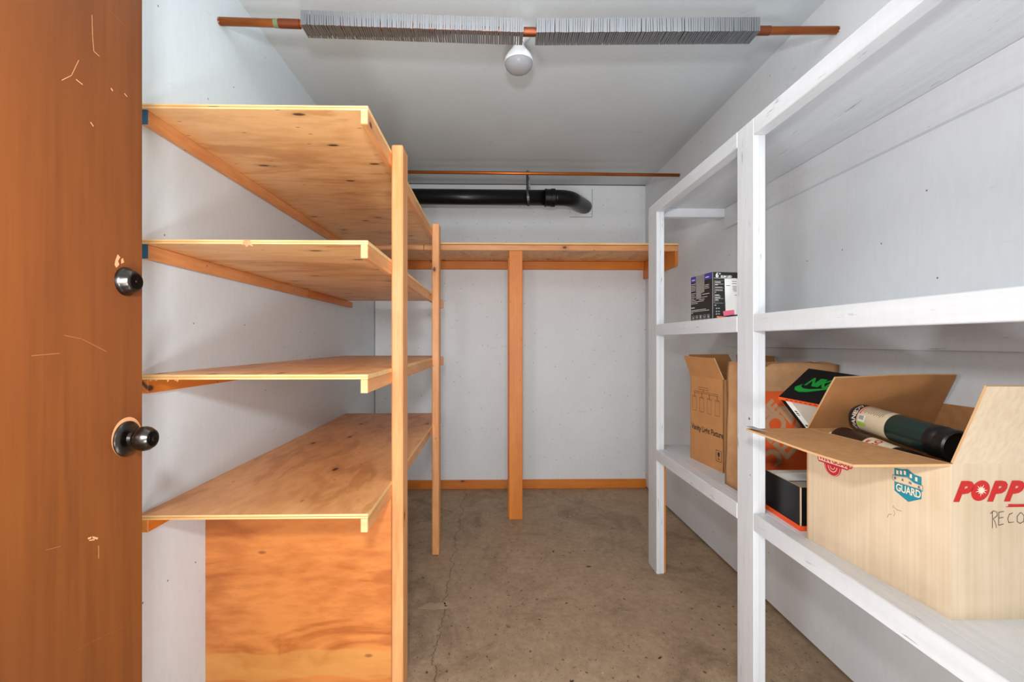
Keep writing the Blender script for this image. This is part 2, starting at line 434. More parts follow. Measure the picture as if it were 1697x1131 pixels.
# wood crumbs and grit
CR = [flat('wood_crumb', (74, 50, 34), 0.8), flat('pale_crumb', (214, 198, 172), 0.8)]
rr = random.Random(11)
for k, (x, y, s, mi) in enumerate([(0.34, 2.62, .014, 0), (0.43, 2.60, .011, 0), (0.50, 2.44, .017, 0), (0.60, 2.13, .010, 0), (0.20, 1.98, .008, 0), (0.07, 2.21, .006, 0),
        (0.62, 1.73, .012, 0), (0.27, 1.61, .016, 0), (0.42, 1.63, .006, 0), (0.05, 1.45, .007, 1), (0.02, 1.41, .008, 0), (0.36, 1.42, .006, 0), (-0.10, 2.86, .006, 0),
        (0.52, 3.15, .010, 1), (0.55, 3.17, .008, 1), (0.50, 3.13, .011, 0), (0.85, 2.52, .010, 1), (-0.09, 2.56, .006, 1), (-0.10, 1.93, .007, 0), (0.97, 1.38, .007, 1), (-0.02, 1.75, .007, 0), (0.75, 1.95, .006, 0)]):
    bm = bmesh.new(); bmesh.ops.create_icosphere(bm, subdivisions=1, radius=1)
    a = rr.uniform(0, 3.14)
    for v in bm.verts:
        q = Vector((v.co.x * s * rr.uniform(.7, 1.2), v.co.y * s * 0.38, abs(v.co.z) * s * 0.22))
        v.co = Vector((x + q.x * math.cos(a) - q.y * math.sin(a), y + q.x * math.sin(a) + q.y * math.cos(a), q.z))
    from_bm('crumb', bm, CR[mi], fl)

# ------------------------------------------------------------------ door leaf, opened inwards along the left
DX, DY0, DY1 = -0.68, 0.12, 0.93
door = box('door_1', None, DOOR, DX - 0.035, DX, DY0, DY1, 0.012, 2.04, 0.002); door['kind'] = 'structure'
def doormark(name, pts, wd, mat):
    v, f = stroke2d(pts, wd); mp = plane_map((DX, 0, 0), (0, 1, 0), (0, 0, 1), 0.0004)
    return mk(name, [mp(x, y) for x, y in v], f, mat, door)
def DP(u, v):  # picture point on the door plane, only used to read off the marks' real places
    c = (u - 832) / F; ps = math.atan(16 / F); rx = c * math.cos(ps) + math.sin(ps); ry = math.cos(ps) - c * math.sin(ps)
    t = DX / rx; return (ry * t, CAMZ + (567 - v) / F * t)
for pts, wd, mt in [([(152, 25), (153, 60), (155, 85), (164, 93)], .0012, SCRATCH), ([(130, 100), (118, 125), (102, 133)], .0010, SCRATCH),
        ([(126, 132), (136, 140)], .0018, SCRATCH), ([(182, 18), (206, 42)], .0008, SCRATCHD), ([(150, 203), (154, 209)], .0022, SCRATCH),
        ([(106, 556), (135, 562), (176, 583)], .0014, SCRATCHD), ([(52, 590), (98, 586)], .0014, SCRATCHD), ([(163, 905), (163, 926)], .0009, SCRATCH),
        ([(76, 912), (100, 906)], .0012, SCRATCHD), ([(228, 1000), (212, 1040)], .0007, SCRATCHD), ([(120, 1082), (165, 1058), (205, 1040)], .0006, SCRATCHD),
        ([(146, 893), (152, 891), (161, 893)], .0032, SCRATCH), ([(148, 896), (156, 895)], .002, SCRATCH), ([(184, 147), (186, 150)], .003, SCRATCH), ([(206, 155), (210, 160)], .002, SCRATCH)]:
    doormark('scratch', [DP(*p) for p in pts], wd, mt)
mp = plane_map((DX, 0, 0), (0, 1, 0), (0, 0, 1), 0.0003)
v, f = ring2d(0.890, 0.9945, 0.020, 0.0362, 36)
mk('bare_ring', [mp(x, y) for x, y in v], f, SCRATCH, door)['label'] = 'bare orange wood ring around the knob plate'
v, f = merge2d([poly2d([(0.865, 1.305), (0.872, 1.312), (0.869, 1.318), (0.874, 1.326), (0.868, 1.33), (0.863, 1.319), (0.861, 1.31)]), poly2d([(0.876, 1.314), (0.883, 1.318), (0.88, 1.326), (0.876, 1.322)])])
mk('chipped_spot', [mp(x, y) for x, y in v], f, SCRATCH, door)
knob = lathe('knob', [(0, .0325), (.003, .0325), (.006, .030), (.008, .022), (.009, .0125), (.014, .0105), (.017, .013), (.021, .0185), (.027, .0220), (.034, .0230), (.041, .0215), (.047, .0175), (.0485, .0165), (.0485, .013), (.0475, .012)],
      (DX, 0.889, 0.991), (1, 0, 0), BRONZE, door, 40)
knob['label'] = 'dark bronze round door knob'
lathe('keyhole', [(0, .012), (.0025, .0115), (.003, .006), (.005, .004)], (DX + .0475, 0.889, 0.991), (1, 0, 0), BRONZED, knob, 24)
db = lathe('deadbolt', [(0, .0265), (.003, .0265), (.006, .0245), (.0075, .0235), (.017, .0200), (.0195, .0175), (.020, .0145)], (DX, 0.887, 1.283), (1, 0, 0), BRONZE, door, 40)
db['label'] = 'dark bronze deadbolt cylinder'
lathe('keyhole', [(0, .0145), (.001, .0145), (.0015, .005), (.004, .004)], (DX + .0197, 0.887, 1.283), (1, 0, 0), BRONZED, db, 24)

# ------------------------------------------------------------------ left plywood shelving
L = thing('wooden_shelving_unit', 'unpainted plywood shelving unit with four deep shelves along the left wall', 'shelving', (-0.63, 2.1, 0))
SX0, SX1, SY0 = XL, -0.332, 1.262
BLUE = flat('blue_painted_end', (26, 84, 112), 0.5)
SPLIN = flat('torn_wood', (232, 150, 104), 0.8)
defs = [(1.789, 1.801, 3.00, PLY_X), (1.431, 1.442, 3.00, PLY_X), (1.071, 1.084, 3.00, PLY_Y), (0.700, 0.712, 3.045, PLY_Y)]
for i, (z0, z1, y1, mt) in enumerate(defs):
    box('shelf_board', L, mt, SX0, SX1, SY0, y1, z0, z1, 0.0006, EDGE)
    box('ply_layer', L, FIRD[0], SX0, SX1 - 0.0005, SY0 - 0.0004, SY0 + 0.01, (z0 + z1) / 2 - 0.0008, (z0 + z1) / 2 + 0.0008, 0)
    r = box('side_rail', L, FIR[1], SX1 - 0.019, SX1, SY0 + (0.001 if i != 2 else -0.001), y1 - 0.002, z0 - 0.037, z0, 0.002, None)
    box('end_grain', r, ENDG, SX1 - 0.0183, SX1 - 0.0007, SY0 - 0.0016, SY0 + 0.002, z0 - 0.0363, z0 - 0.0003, 0)
    if i == 1:
        box('wall_cleat', L, FIR[1], SX0, SX0 + 0.019, SY0 + 0.012, 2.352, z0 - 0.038, z0, 0.002)
        box('wall_cleat', L, FIRD[1], SX0, SX0 + 0.019, 2.356, 3.11, z0 - 0.036, z0, 0.002)
    else:
        box('wall_cleat', L, FIR[1] if i == 0 else FIRD[1], SX0, SX0 + 0.019, SY0 + 0.012, y1, z0 - 0.038, z0, 0.002)
    if i < 2:
        box('painted_end', L, BLUE, SX0, SX0 + 0.019, SY0 + 0.008, SY0 + 0.0125, z0 - 0.038, z0, 0)['label'] = 'blue painted cleat end'
    if i in (1, 2):
        box('end_block', L, FIR[2], SX1 + 0.0005, SX1 + 0.022, y1 - 0.05, y1 - 0.012, z0 - 0.048, z0 + 0.006, 0.002)
box('post', L, FIR[2], -0.332, -0.294, 1.553, 1.642, 0, 1.820, 0.004)
box('post', L, FIR[2], -0.332, -0.293, 2.588, 2.677, 0, 1.822, 0.004)
box('end_panel', L, PLY_P, SX0, -0.333, 1.556, 1.568, 0, 0.700, 0.0008)['label'] = 'plywood panel closing the bay under the lowest shelf'
# splintered spots along two board edges
for bz, xs in ((1.071, [-.905, -.89, -.86, -.84, -.835]), (1.442, [-.66, -.655, -.648])):
    for x in xs:
        q = random.uniform(.003, .009)
        mk('splinter', [(x, SY0 - .001, bz), (x + .007, SY0 - .001, bz), (x + .004, SY0 - .003, bz - q), (x + .003, SY0 + .001, bz - .001)], [[0, 1, 2], [0, 3, 1], [1, 3, 2], [2, 3, 0]], SPLIN, L)
mk('torn_patch', [(-.662, SY0 - .001, 1.4335), (-.648, SY0 - .0018, 1.441), (-.640, SY0 - .001, 1.4345), (-.634, SY0 - .001, 1.424), (-.644, SY0 - .0022, 1.428), (-.652, SY0 - .001, 1.4225), (-.656, SY0 - .002, 1.429), (-.665, SY0 - .001, 1.428)],
   [[0, 7, 6], [0, 6, 1], [6, 5, 4], [6, 4, 1], [1, 4, 2], [4, 3, 2]], SPLIN, L)

# ------------------------------------------------------------------ back shelf
B = thing('wall_shelf', 'unpainted wooden shelf spanning the back wall on a single centre post', 'shelf', (0.153, 3.4, 0))
box('shelf_board', B, PLY_Y, XL, XR, 3.090, YB, 1.812, 1.824, 0.0008, EDGE)
box('front_rail', B, FIR[0], XL, -0.452, 3.095, 3.133, 1.774, 1.811, 0.003)
box('front_rail', B, FIR[0], -0.45, XR, 3.097, 3.135, 1.774, 1.811, 0.003)
box('back_cleat', B, FIRD[0], XL + .02, XR - .02, YB - 0.038, YB, 1.748, 1.811, 0.002)
box('side_cleat', B, FIRD[1], XR - 0.019, XR, 3.10, YB, 1.675, 1.811, 0.002)
box('side_cleat', B, FIRD[1], XL, XL + 0.019, 3.135, YB, 1.675, 1.811, 0.002)
box('post', B, FIRD[2], 0.109, 0.199, 3.095, 3.133, 0, 1.773, 0.003)
box('post_brace', B, FIRD[2], 0.103, 0.190, 3.134, 3.172, 0, 1.735, 0.003)

# ------------------------------------------------------------------ right white shelving
W = thing('painted_shelving_unit', 'white painted shelving frame with three shelves fixed to the right wall', 'shelving', (1.03, 1.2, 0))
PX0, PX1, YE = 0.827, 0.867, 2.472
def wpost(y0, y1, ztop):
    box('post', W, WH[2], PX0, PX0 + 0.0196, y0, y1, 0, ztop, 0.0012)
    box('post_board', W, WH[2], PX0 + 0.0204, PX1, y0 + 0.002, y1 - 0.002, 0, ztop, 0.0012)
wpost(1.475, 1.573, 1.881); wpost(2.356, 2.478, 1.852); wpost(-0.12, -0.03, 1.881)
YS = -0.12
for i, (z0, z1) in enumerate([(1.827, 1.881), (1.204, 1.259), (0.573, 0.627)]):
    box('front_rail', W, WH[1], PX0 - 0.0008, PX1, -0.029, 1.474, z0, z1, 0.002)
    box('front_rail', W, WH[1], PX0 - 0.0008, PX1, 1.574, 2.355 if i else YE, z0, z1, 0.002)
    box('shelf_board', W, WH[1], PX1 + 0.0005, XR, YS, YE, z1 - 0.0125, z1 - 0.0005, 0.0008)
    box('wall_ledger', W, WH[1], XR - 0.019, XR, YS, 2.45, z1 - 0.118 if i == 0 else z1 - 0.112, z1 - 0.013, 0.0015)
box('cross_brace', W, WH[0], PX1, XR - 0.019, 2.43, 2.468, 1.822, 1.868, 0.0015)
box('unpainted_stud', W, FIRD[2], 0.868, 0.880, 2.37, 2.45, 0, 0.60, 0.001)['label'] = 'bare orange wood stud behind the post'

# ------------------------------------------------------------------ pipes
# finned heating pipe across the ceiling
Pp = thing('finned_heating_pipe', 'copper pipe with two blocks of aluminium fins across the ceiling', 'pipe', (0.13, 1.645, 2.255))
pa, pb, pc = Vector((XL, 1.635, 2.272)), Vector((0.13, 1.645, 2.256)), Vector((XR, 1.655, 2.284))
tube('pipe', [pa, pa.lerp(pb, .5) + Vector((0, 0, .001)), pb, pb.lerp(pc, .5), pc], 0.0135, COPPER, Pp)
def on(x): return pa.lerp(pb, (x - pa.x) / (pb.x - pa.x)) if x < pb.x else pb.lerp(pc, (x - pb.x) / (pc.x - pb.x))
def sleeve(x0, x1, r, mat, name='coupling'):
    return lathe(name, [(0, r * .9), (.001, r), ((x1 - x0) - .001, r), (x1 - x0, r * .9)], on(x0), (on(x1) - on(x0)), mat, Pp, 28)
sleeve(-0.735, -0.662, 0.0152, COPPERD); sleeve(0.105, 0.150, 0.0150, COPPERD); sleeve(0.935, 0.985, 0.0155, COPPERD)
sleeve(-0.752, -0.735, 0.0143, VERDI, 'solder_stain')
def fin_mesh(seed):
    """thin plate with its front and lower edges folded over, as on a baseboard element"""
    rr = random.Random(seed)
    hy, hz, th = 0.0355, 0.0245, 0.0004
    wf, wb = 0.0066 + rr.uniform(-.0004, .0004), 0.0058 + rr.uniform(-.0010, .0008)
    V, fs = [], []
    def bx(x0, x1, y0, y1, z0, z1, sx=0.0, sz=0.0):
        b = len(V)
        for z in (z0, z1):
            for y in (y0, y1):
                for x in (x0, x1): V.append((x + (sx if z == z0 else 0), y, z))
        for q in ((0, 2, 3, 1), (4, 5, 7, 6), (0, 1, 5, 4), (2, 6, 7, 3), (0, 4, 6, 2), (1, 3, 7, 5)): fs.append([b + k for k in q])
    lean = rr.uniform(-.0006, .0006)
    bx(-th / 2, th / 2, -hy, hy, -hz, hz)
    bx(0, wf, -hy, -hy + th, -hz, hz, lean)
    bx(0, wb, -hy, hy, -hz, -hz + th)
    bx(0, .003, hy - th, hy, -hz, hz)
    me = bpy.data.meshes.new('fin'); me.from_pydata(V, [], fs); me.materials.append(ALU); me.update(); return me
fins = [fin_mesh(k) for k in range(9)]
rr = random.Random(5)
for (x0, x1, cnt) in ((-0.648, 0.102, 96), (0.152, 0.925, 99)):
    tilt = 0.0
    for k in range(cnt):
        x = x0 + (x1 - x0) * k / (cnt - 1)
        if rr.random() < 0.03: tilt = rr.uniform(-.07, .07)
        tilt *= 0.93
        o = bpy.data.objects.new('fin', fins[rr.randrange(9)]); C.objects.link(o); o.parent = Pp
        o.location = on(x) + Vector((rr.uniform(-.0007, .0007), 0, 0)) - Vector(Pp.location)
        o.rotation_euler = (rr.uniform(-.015, .015), rr.uniform(-.012, .012) + tilt, rr.uniform(-.015, .015))
for x, s in ((XL, 1), (XR, -1)):   # torn paint around the holes in the walls
    c = on(x)
    for k in range(9):
        a = k * 2 * math.pi / 9 + .3
        d = Vector((0, math.cos(a), math.sin(a)))
        e = Vector((0, -math.sin(a), math.cos(a))) * .004
        p = c + d * .012 + Vector((s * .001, 0, 0))
        mk('paint_flake', [p - e, p + e, p + d * rr.uniform(.006, .012) + Vector((s * rr.uniform(.001, .009), 0, 0)), p + Vector((s * .0015, 0, 0))], [[0, 1, 2], [0, 3, 1], [1, 3, 2], [2, 3, 0]], PAINTF, Pp)

# thin copper pipe further back
T = thing('copper_water_pipe', 'thin bare copper pipe running under the ceiling near the back wall', 'pipe', (0.15, 3.09, 2.27))
tube('pipe', [(XL, 3.11, 2.292), (0.15, 3.09, 2.280), (XR, 3.07, 2.268)], 0.0105, COPPER, T, 20)
c = Vector((XR, 3.07, 2.268))
for k in range(7):
    a = k * 2 * math.pi / 7; d = Vector((0, math.cos(a), math.sin(a))); e = Vector((0, -math.sin(a), math.cos(a))) * .004; p = c + d * .009 - Vector((.001, 0, 0))
    mk('paint_flake', [p - e, p + e, p + d * .008 - Vector((rr.uniform(.001, .01), 0, 0)), p - Vector((.0015, 0, 0))], [[0, 1, 2], [0, 3, 1], [1, 3, 2], [2, 3, 0]], PAINTF, T)

# black drain pipe with coupling and elbow into the back wall
D = thing('black_drain_pipe', 'black plastic drain pipe with elbow turning into the back wall', 'pipe', (0.1, 3.47, 2.22))
dy, dz, dr = 3.47, 2.236, 0.0565
tube('pipe', [(XL, dy, dz + .004), (0.46, dy, dz)], dr, ABS, D, 40)
lathe('coupling', [(0, .062), (.003, .0655), (.012, .0655), (.014, .0625), (.045, .0625), (.047, .0665), (.075, .0665), (.079, .062), (.08, .058)], (0.385, dy, dz), (1, 0, 0), ABS, D, 40)
el = [(0.45 + 0.02 * 0, dy, dz)]
pts = []
for k in range(13):
    a = R(62) * k / 12; rad = 0.19
    pts.append((0.455 + rad * math.sin(a), dy + rad * (1 - math.cos(a)), dz + 0.010 * (k / 12)))
d = (Vector(pts[-1]) - Vector(pts[-2])).normalized()
while pts[-1][1] < YB + 0.0: pts.append(tuple(Vector(pts[-1]) + d * 0.03))
tube('elbow', pts, dr + .001, ABS, D, 40)
# perforated hanger strap looped around the pipe
def strap_loop(x0):
    path = []
    top = Vector((x0, dy, ZC))
    path.append(top + Vector((-.004, -.002, 0)))
    rr_ = dr + .003
    for k in range(19):
        a = R(35) - R(250) * k / 18
        path.append(Vector((x0 - .012 + .024 * k / 18 + .004, dy - rr_ * math.cos(a + 0), dz + rr_ * math.sin(a))))
    path.append(top + Vector((.004, .002, 0)))
    return path
pth = strap_loop(0.262)
hw = .0085; V, Fc = [], []
for p in pth: V += [p + Vector((-hw, 0, 0)), p + Vector((hw, 0, 0))]
for k in range(len(pth) - 1): Fc.append([2 * k, 2 * k + 1, 2 * k + 3, 2 * k + 2])
st = mk('hanger_strap', V, Fc, STRAP, D); so = st.modifiers.new('s', 'SOLIDIFY'); so.thickness = 0.0012
st['label'] = 'perforated metal strap holding the pipe'
HOLE = flat('strap_hole', (24, 24, 24), 0.9)
for seg in (0, len(pth) - 2):
    a, b = pth[seg], pth[seg + 1]
    for k in range(5):
        p = a.lerp(b, (k + .6) / 5.2) + Vector((0, -.0015, 0))
        mk('strap_hole', [(p + Vector((math.cos(q) * .003, -.001, math.sin(q) * .004))) for q in [i * math.pi / 4 for i in range(8)]], [list(range(8))], HOLE, D)

# ------------------------------------------------------------------ light bulb on the ceiling
Lb = thing('flood_bulb', 'unlit frosted flood bulb in a white socket on the ceiling', 'light bulb', (0.108, 1.925, ZC))
SOCK = flat('white_porcelain', (226, 226, 224), 0.3)
m = N('frosted_glass_face', 0.2); m.col(srgb(176, 178, 182)); m.b.inputs['Subsurface Weight'].default_value = 0.3
m.b.inputs['Transmission Weight'].default_value = 0.25; m.b.inputs['IOR'].default_value = 1.3; GLASSF = m.m
m = N('bulb_reflector', 0.3); m.col(srgb(232, 233, 235)); REFL = m.m
lathe('socket', [(0, .045), (.014, .045), (.022, .034), (.028, .026), (.040, .024)], (0.108, 1.925, ZC), (0, 0, -1), SOCK, Lb, 36)
lathe('bulb_body', [(0, .018), (.012, .020), (.030, .030), (.052, .048), (.068, .0565), (.078, .0585), (.084, .058)], (0.108, 1.925, ZC - .036), (0, 0, -1), REFL, Lb, 40)
lathe('bulb_face', [(0, .0575), (.008, .0570), (.020, .052), (.030, .043), (.037, .030), (.041, .014), (.042, .003)], (0.108, 1.925, ZC - .120), (0, 0, -1), GLASSF, Lb, 40)

# ------------------------------------------------------------------ things on the white shelves
ZL, ZM = 0.6265, 1.2585      # top faces of the low and the middle shelf
KR = N('kraft_board', 0.8, spec=0.2); co = KR.coord(); g = KR.noise(KR.coord((1, 1, 1)), 60, 3)
KR.col(KR.mix(0.35, KR.ramp(KR.noise(co, 4, 4), [(0.3, srgb(172, 124, 80)), (0.7, srgb(194, 144, 96))]), KR.ramp(g, [(0.3, srgb(160, 112, 70)), (0.7, srgb(200, 150, 102))]))); KRAFT = KR.m
KRAFTD = flat('kraft_inner', (168, 116, 68), 0.85, var=0.1)
KEDGE = flat('kraft_cut_edge', (206, 164, 116), 0.9)
VKR = flat('kraft_light', (196, 138, 84), 0.8, var=0.07)
INK = flat('black_ink', (44, 36, 30), 0.7)
DK = flat('brown_ink', (112, 70, 38), 0.7)

def board_box(name_root, root, corners, z0, z1, th, outer, inner, edge, skip=()):
    """open-topped carton: corners (x, y) counter-clockwise seen from above"""
    c = [Vector((x, y, 0)) for x, y in corners]
    for k in range(4):
        a, b = c[k], c[(k + 1) % 4]
        slab('side_panel', [(a.x, a.y, z0), (b.x, b.y, z0), (b.x, b.y, z1), (a.x, a.y, z1)], th, [outer, inner, edge], root)
    mid = sum(c, Vector()) / 4
    q = [mid + (p - mid) * 0.985 for p in c]
    slab('bottom_panel', [(p.x, p.y, z0 + th) for p in q], th, [inner, outer, edge], root)

# --- vanity light carton, far bay of the lowest shelf
V1 = thing('light_fixture_carton', 'tall open brown carton printed Vanity Light Fixture, far end of lowest white shelf', 'box', (1.06, 2.06, ZL))
c0, c1 = Vector((0.931, 2.195)), Vector((0.957, 1.931))
dirr = (c0 - c1).normalized(); nrm = Vector((dirr.y, -dirr.x)); wd = 0.245
c2, c3 = c1 + nrm * wd, c0 + nrm * wd
ZT = 1.013
board_box('c', V1, [c0[:], c1[:], c2[:], c3[:]], ZL, ZT, 0.004, VKR, KRAFTD, KEDGE)
n3 = Vector((nrm.x, nrm.y, 0)); d3 = Vector((dirr.x, dirr.y, 0))
A = Vector((c0.x, c0.y, ZT)); Bq = Vector((c1.x, c1.y, ZT)); Cq = Vector((c2.x, c2.y, ZT)); Dq = Vector((c3.x, c3.y, ZT))
slab('flap', [A, Bq, Bq - n3 * .040 + Vector((0, .004, .090)), A - n3 * .032 + Vector((0, 0, .092))], 0.004, [VKR, KRAFTD, KEDGE], V1, nx=4, ny=2, bend=.002)
slab('flap', [Dq, A, A + n3 * .0 + Vector((0, .02, .098)), Dq + Vector((-.045, .02, .098))], 0.004, [VKR, KRAFTD, KEDGE], V1)
slab('flap', [Cq, Dq, Dq + n3 * -.01 + Vector((0, 0, .098)), Cq + n3 * -.012 + Vector((0, 0, .098))], 0.004, [VKR, KRAFTD, KEDGE], V1)
mp = plane_map(A - Vector((0, 0, ZT - ZL)), Bq - A, (0, 0, 1))
t = xf(text2d('Vanity Light Fixture', 0.0345, 0.0006, 0, 0.94), .012, .142)
mk('printed_title', [mp(x, y) for x, y in t[0]], t[1], INK, V1)
parts = [stroke2d([(.075, .335), (.075, .345), (.150, .345), (.150, .335), (.075, .335)], .0015), stroke2d([(.035, .318), (.225, .318), (.225, .325), (.035, .325), (.035, .318)], .0015), stroke2d([(.112, .335), (.112, .325)], .003)]
for k in range(4):
    x = .022 + k * .061
    parts += [stroke2d([(x, .300), (x, .235), (x + .033, .235), (x + .033, .300), (x, .300)], .0016), stroke2d([(x + .017, .300), (x + .017, .318)], .004), stroke2d([(x + .003, .296), (x + .030, .296)], .001)]
parts = [xf(p, 0, -.005) for p in parts]
t = merge2d(parts); mk('lamp_drawing', [mp(x, y) for x, y in t[0]], t[1], DK, V1)
parts = [stroke2d([(.212, .040), (.252, .040), (.252, .085), (.212, .085), (.212, .040)], .0018), poly2d([(.225, .078), (.239, .078), (.240, .066), (.234, .059), (.230, .059), (.224, .066)]), rect2d(.2308, .050, .2332, .060), rect2d(.225, .048, .239, .051)]
t = merge2d(parts); mk('fragile_mark', [mp(x, y) for x, y in t[0]], t[1], INK, V1)

# --- brown paper carrier bag with orange print, behind the near post
PB = N('brown_paper', 0.75, spec=0.2); co = PB.coord(); g = PB.noise(co, 9, 6, 0.65)
PB.col(PB.ramp(g, [(0.3, srgb(176, 130, 90)), (0.7, srgb(206, 160, 116))])); PB.bump(g, 0.35, 0.006); PAPER = PB.m
PAPERI = flat('paper_inner', (178, 132, 88), 0.8)
ORG = flat('orange_print', (226, 92, 34), 0.7, var=0.05)
Bg = thing('paper_carrier_bag', 'brown paper carrier bag with orange printed square, behind the near white post', 'bag', (1.05, 1.70, ZL))
bx0, bx1, by0, by1, bz1 = 0.893, 1.222, 1.615, 1.790, 1.095
def bag_pt(s, t):   # s around 0..4, t up 0..1
    k = int(s) % 4; f_ = s - int(s)
    cs = [(bx0, by1), (bx0, by0), (bx1, by0), (bx1, by1)]
    a, b = cs[k], cs[(k + 1) % 4]
    x, y = a[0] + (b[0] - a[0]) * f_, a[1] + (b[1] - a[1]) * f_
    if k in (0, 2):  # gussets fold inward towards the top
        x += (1 if k == 0 else -1) * .022 * t * (1 - abs(2 * f_ - 1))
    mx, my = (bx0 + bx1) / 2, (by0 + by1) / 2
    q = 1 - .03 * t; x = mx + (x - mx) * q; y = my + (y - my) * (1 - .14 * t)
    nn = noise.noise(Vector((x * 9, y * 9, t * 4))) * .005 * (0.25 + t)
    if k in (0, 2): x += nn
    else: y += nn * 0.5
    z = ZL + (bz1 - ZL) * t + (noise.noise(Vector((s * 2.3, 0, 3))) * .010 if t > .99 else 0)
    return Vector((x, y, z))
ns, nt = 48, 20; V, Fc = [], []
for j in range(nt + 1):
    for i in range(ns): V.append(bag_pt(4 * i / ns, j / nt))
for j in range(nt):
    for i in range(ns):
        if j == nt - 1 and 13 < i - 0 < 14: continue
        i2 = (i + 1) % ns; Fc.append([j * ns + i, j * ns + i2, (j + 1) * ns + i2, (j + 1) * ns + i])
Fc.append(list(range(ns))[::-1])
# handle cut-out dip in the front rim
for i in range(ns):
    s_ = 4 * i / ns
    if 1.05 < s_ < 1.25: V[nt * ns + i].z -= .014
ob = mk('bag_body', V, Fc, [PAPER], Bg, True); so = ob.modifiers.new('s', 'SOLIDIFY'); so.thickness = 0.0015; so.offset = -1
def bagf(x, y, lift=.0011):  # x from left front corner, y up, on the front face
    p = bag_pt(1 + min(max(x / (bx1 - bx0), 0), .9999), min(y / (bz1 - ZL), 1)); return p + Vector((0, -lift, 0))
def gridquad(x0, y0, x1, y1, n=12):
    V, Fc = [], []
    for j in range(n + 1):
        for i in range(n + 1): V.append((x0 + (x1 - x0) * i / n, y0 + (y1 - y0) * j / n))
    for j in range(n):
        for i in range(n): Fc.append([j * (n + 1) + i, j * (n + 1) + i + 1, (j + 1) * (n + 1) + i + 1, (j + 1) * (n + 1) + i])
    return V, Fc
t = gridquad(.006, .085, .268, .372, 16); mk('orange_square', [bagf(x, y) for x, y in t[0]], t[1], ORG, Bg)
KLET = flat('kraft_letter', (190, 146, 110), 0.75)
parts = []
rot = R(43); ux, uy = math.cos(rot), math.sin(rot); cx0, cy0 = .137, .228
for (wt, off, sz, al) in (('THE', .075, .070, -.085), ('HOME', .018, .100, -.125), ('DEPOT', -.062, .100, -.145)):
    tt = text2d(wt, sz, .0035, 0, .93)
    parts.append(xf(tt, cx0 + al * ux - off * uy, cy0 + al * uy + off * ux, 1, rot))
t = merge2d(parts); keep = [f for f in t[1] if all(.008 < t[0][i][0] < .266 and .087 < t[0][i][1] < .370 for i in f)]
mk('printed_lettering', [bagf(x, y, .0018) for x, y in t[0]], keep, KLET, Bg)

# --- lower black shoebox (open) with an orange lid underneath
BLK = N('glossy_black_card', 0.4, spec=0.3).col(srgb(16, 15, 14)).m
ORL = flat('orange_card', (236, 84, 30), 0.5)
GRY = flat('grey_card', (196, 186, 172), 0.8)
WHT = flat('white_paper', (236, 234, 228), 0.7)
SBx = thing('black_shoebox', 'open black shoebox standing in its orange lid on the lowest white shelf', 'box', (1.03, 1.43, ZL))
board_box('s', SBx, [(0.893, 1.520), (0.886, 1.336), (1.205, 1.332), (1.205, 1.520)], ZL + .001, 0.752, 0.003, BLK, GRY, KEDGE)
for (a, b) in (((0.891, 1.522), (0.884, 1.334)), ((0.884, 1.334), (1.206, 1.330))):
    slab('orange_lid', [(a[0], a[1], ZL), (b[0], b[1], ZL), (b[0], b[1], ZL + .0145), (a[0], a[1], ZL + .0145)], .0012, [ORL, ORL, ORL], SBx)
box('inner_flap', SBx, WHT, 0.90, 1.20, 1.500, 1.5155, 0.722, 0.7455, 0.0006)
lathe('corner_crease', [(0, .0014), (.10, .0010)], (0.8865, 1.334, 0.650), (0, 0, 1), GRY, SBx, 6)

# --- tilted shoebox with green emblem on the lid
e1 = Vector((.785, .5, .3825)).normalized(); e2 = Vector((.612, -.783, -.117)).normalized()
P1 = Vector((0.905, 1.470, 0.989))
Nk = thing('tilted_shoebox', 'tilted shoebox with black lid, green emblem and orange rim above open black shoebox', 'box', (1.0, 1.45, 0.87))
n_up = e1.cross(e2).normalized()
if n_up.z < 0: n_up = -n_up
LW, LD = 0.218, 0.19
tq = Vector((0.0945, 0.0, -0.1225))
def parbox(name, o, a, b, c, mats, parent, mis):
    V = [o, o + a, o + a + b, o + b, o + c, o + a + c, o + a + b + c, o + b + c]
    fs = [[0, 1, 2, 3], [7, 6, 5, 4], [0, 4, 5, 1], [1, 5, 6, 2], [2, 6, 7, 3], [3, 7, 4, 0]]
    ob = mk(name, V, fs, mats, parent, mis=mis); bm = bmesh.new(); bm.from_mesh(ob.data); bmesh.ops.recalc_face_normals(bm, faces=bm.faces); bm.to_mesh(ob.data); bm.free(); return ob
parbox('lid', P1, e1 * LW, e2 * LD, n_up * .010, [BLK, ORL], Nk, [1, 0, 1, 1, 1, 1])
o_ = P1 + e1 * .004 + e2 * .004
bod = parbox('box_body', o_, e1 * (LW - .008), e2 * (LD - .008), tq, [GRY, BLK], Nk, [1, 1, 1, 1, 1, 0])
fn = (e2.cross(tq)).normalized()
if fn.y > 0: fn = -fn
def endq(name, s0, s1, t0, t1, mat, lift=.0006):
    P = lambda s_, t_: o_ + e2 * s_ + tq * t_ + fn * lift
    return mk(name, [P(s0, t0), P(s1, t0), P(s1, t1), P(s0, t1)], [[0, 1, 2, 3]], mat, Nk)
endq('black_edge', 0, .012, 0, 1, BLK); endq('size_label', .0125, .030, .02, .98, WHT)
for k, (t0, t1) in enumerate(((.26, .29), (.31, .34), (.36, .38), (.62, .66), (.70, .74))): endq('label_print', .017, .025, t0, t1, INK, .001)
u_, v_ = e2, e1
def mtop(x, y): return P1 + n_up * .0106 + e2 * x + e1 * y
GRN = flat('green_print', (24, 172, 62), 0.6)
V, Fc = [], []
sw_out = [(.014, .074), (.020, .056), (.034, .048), (.052, .054), (.078, .076), (.135, .128)]
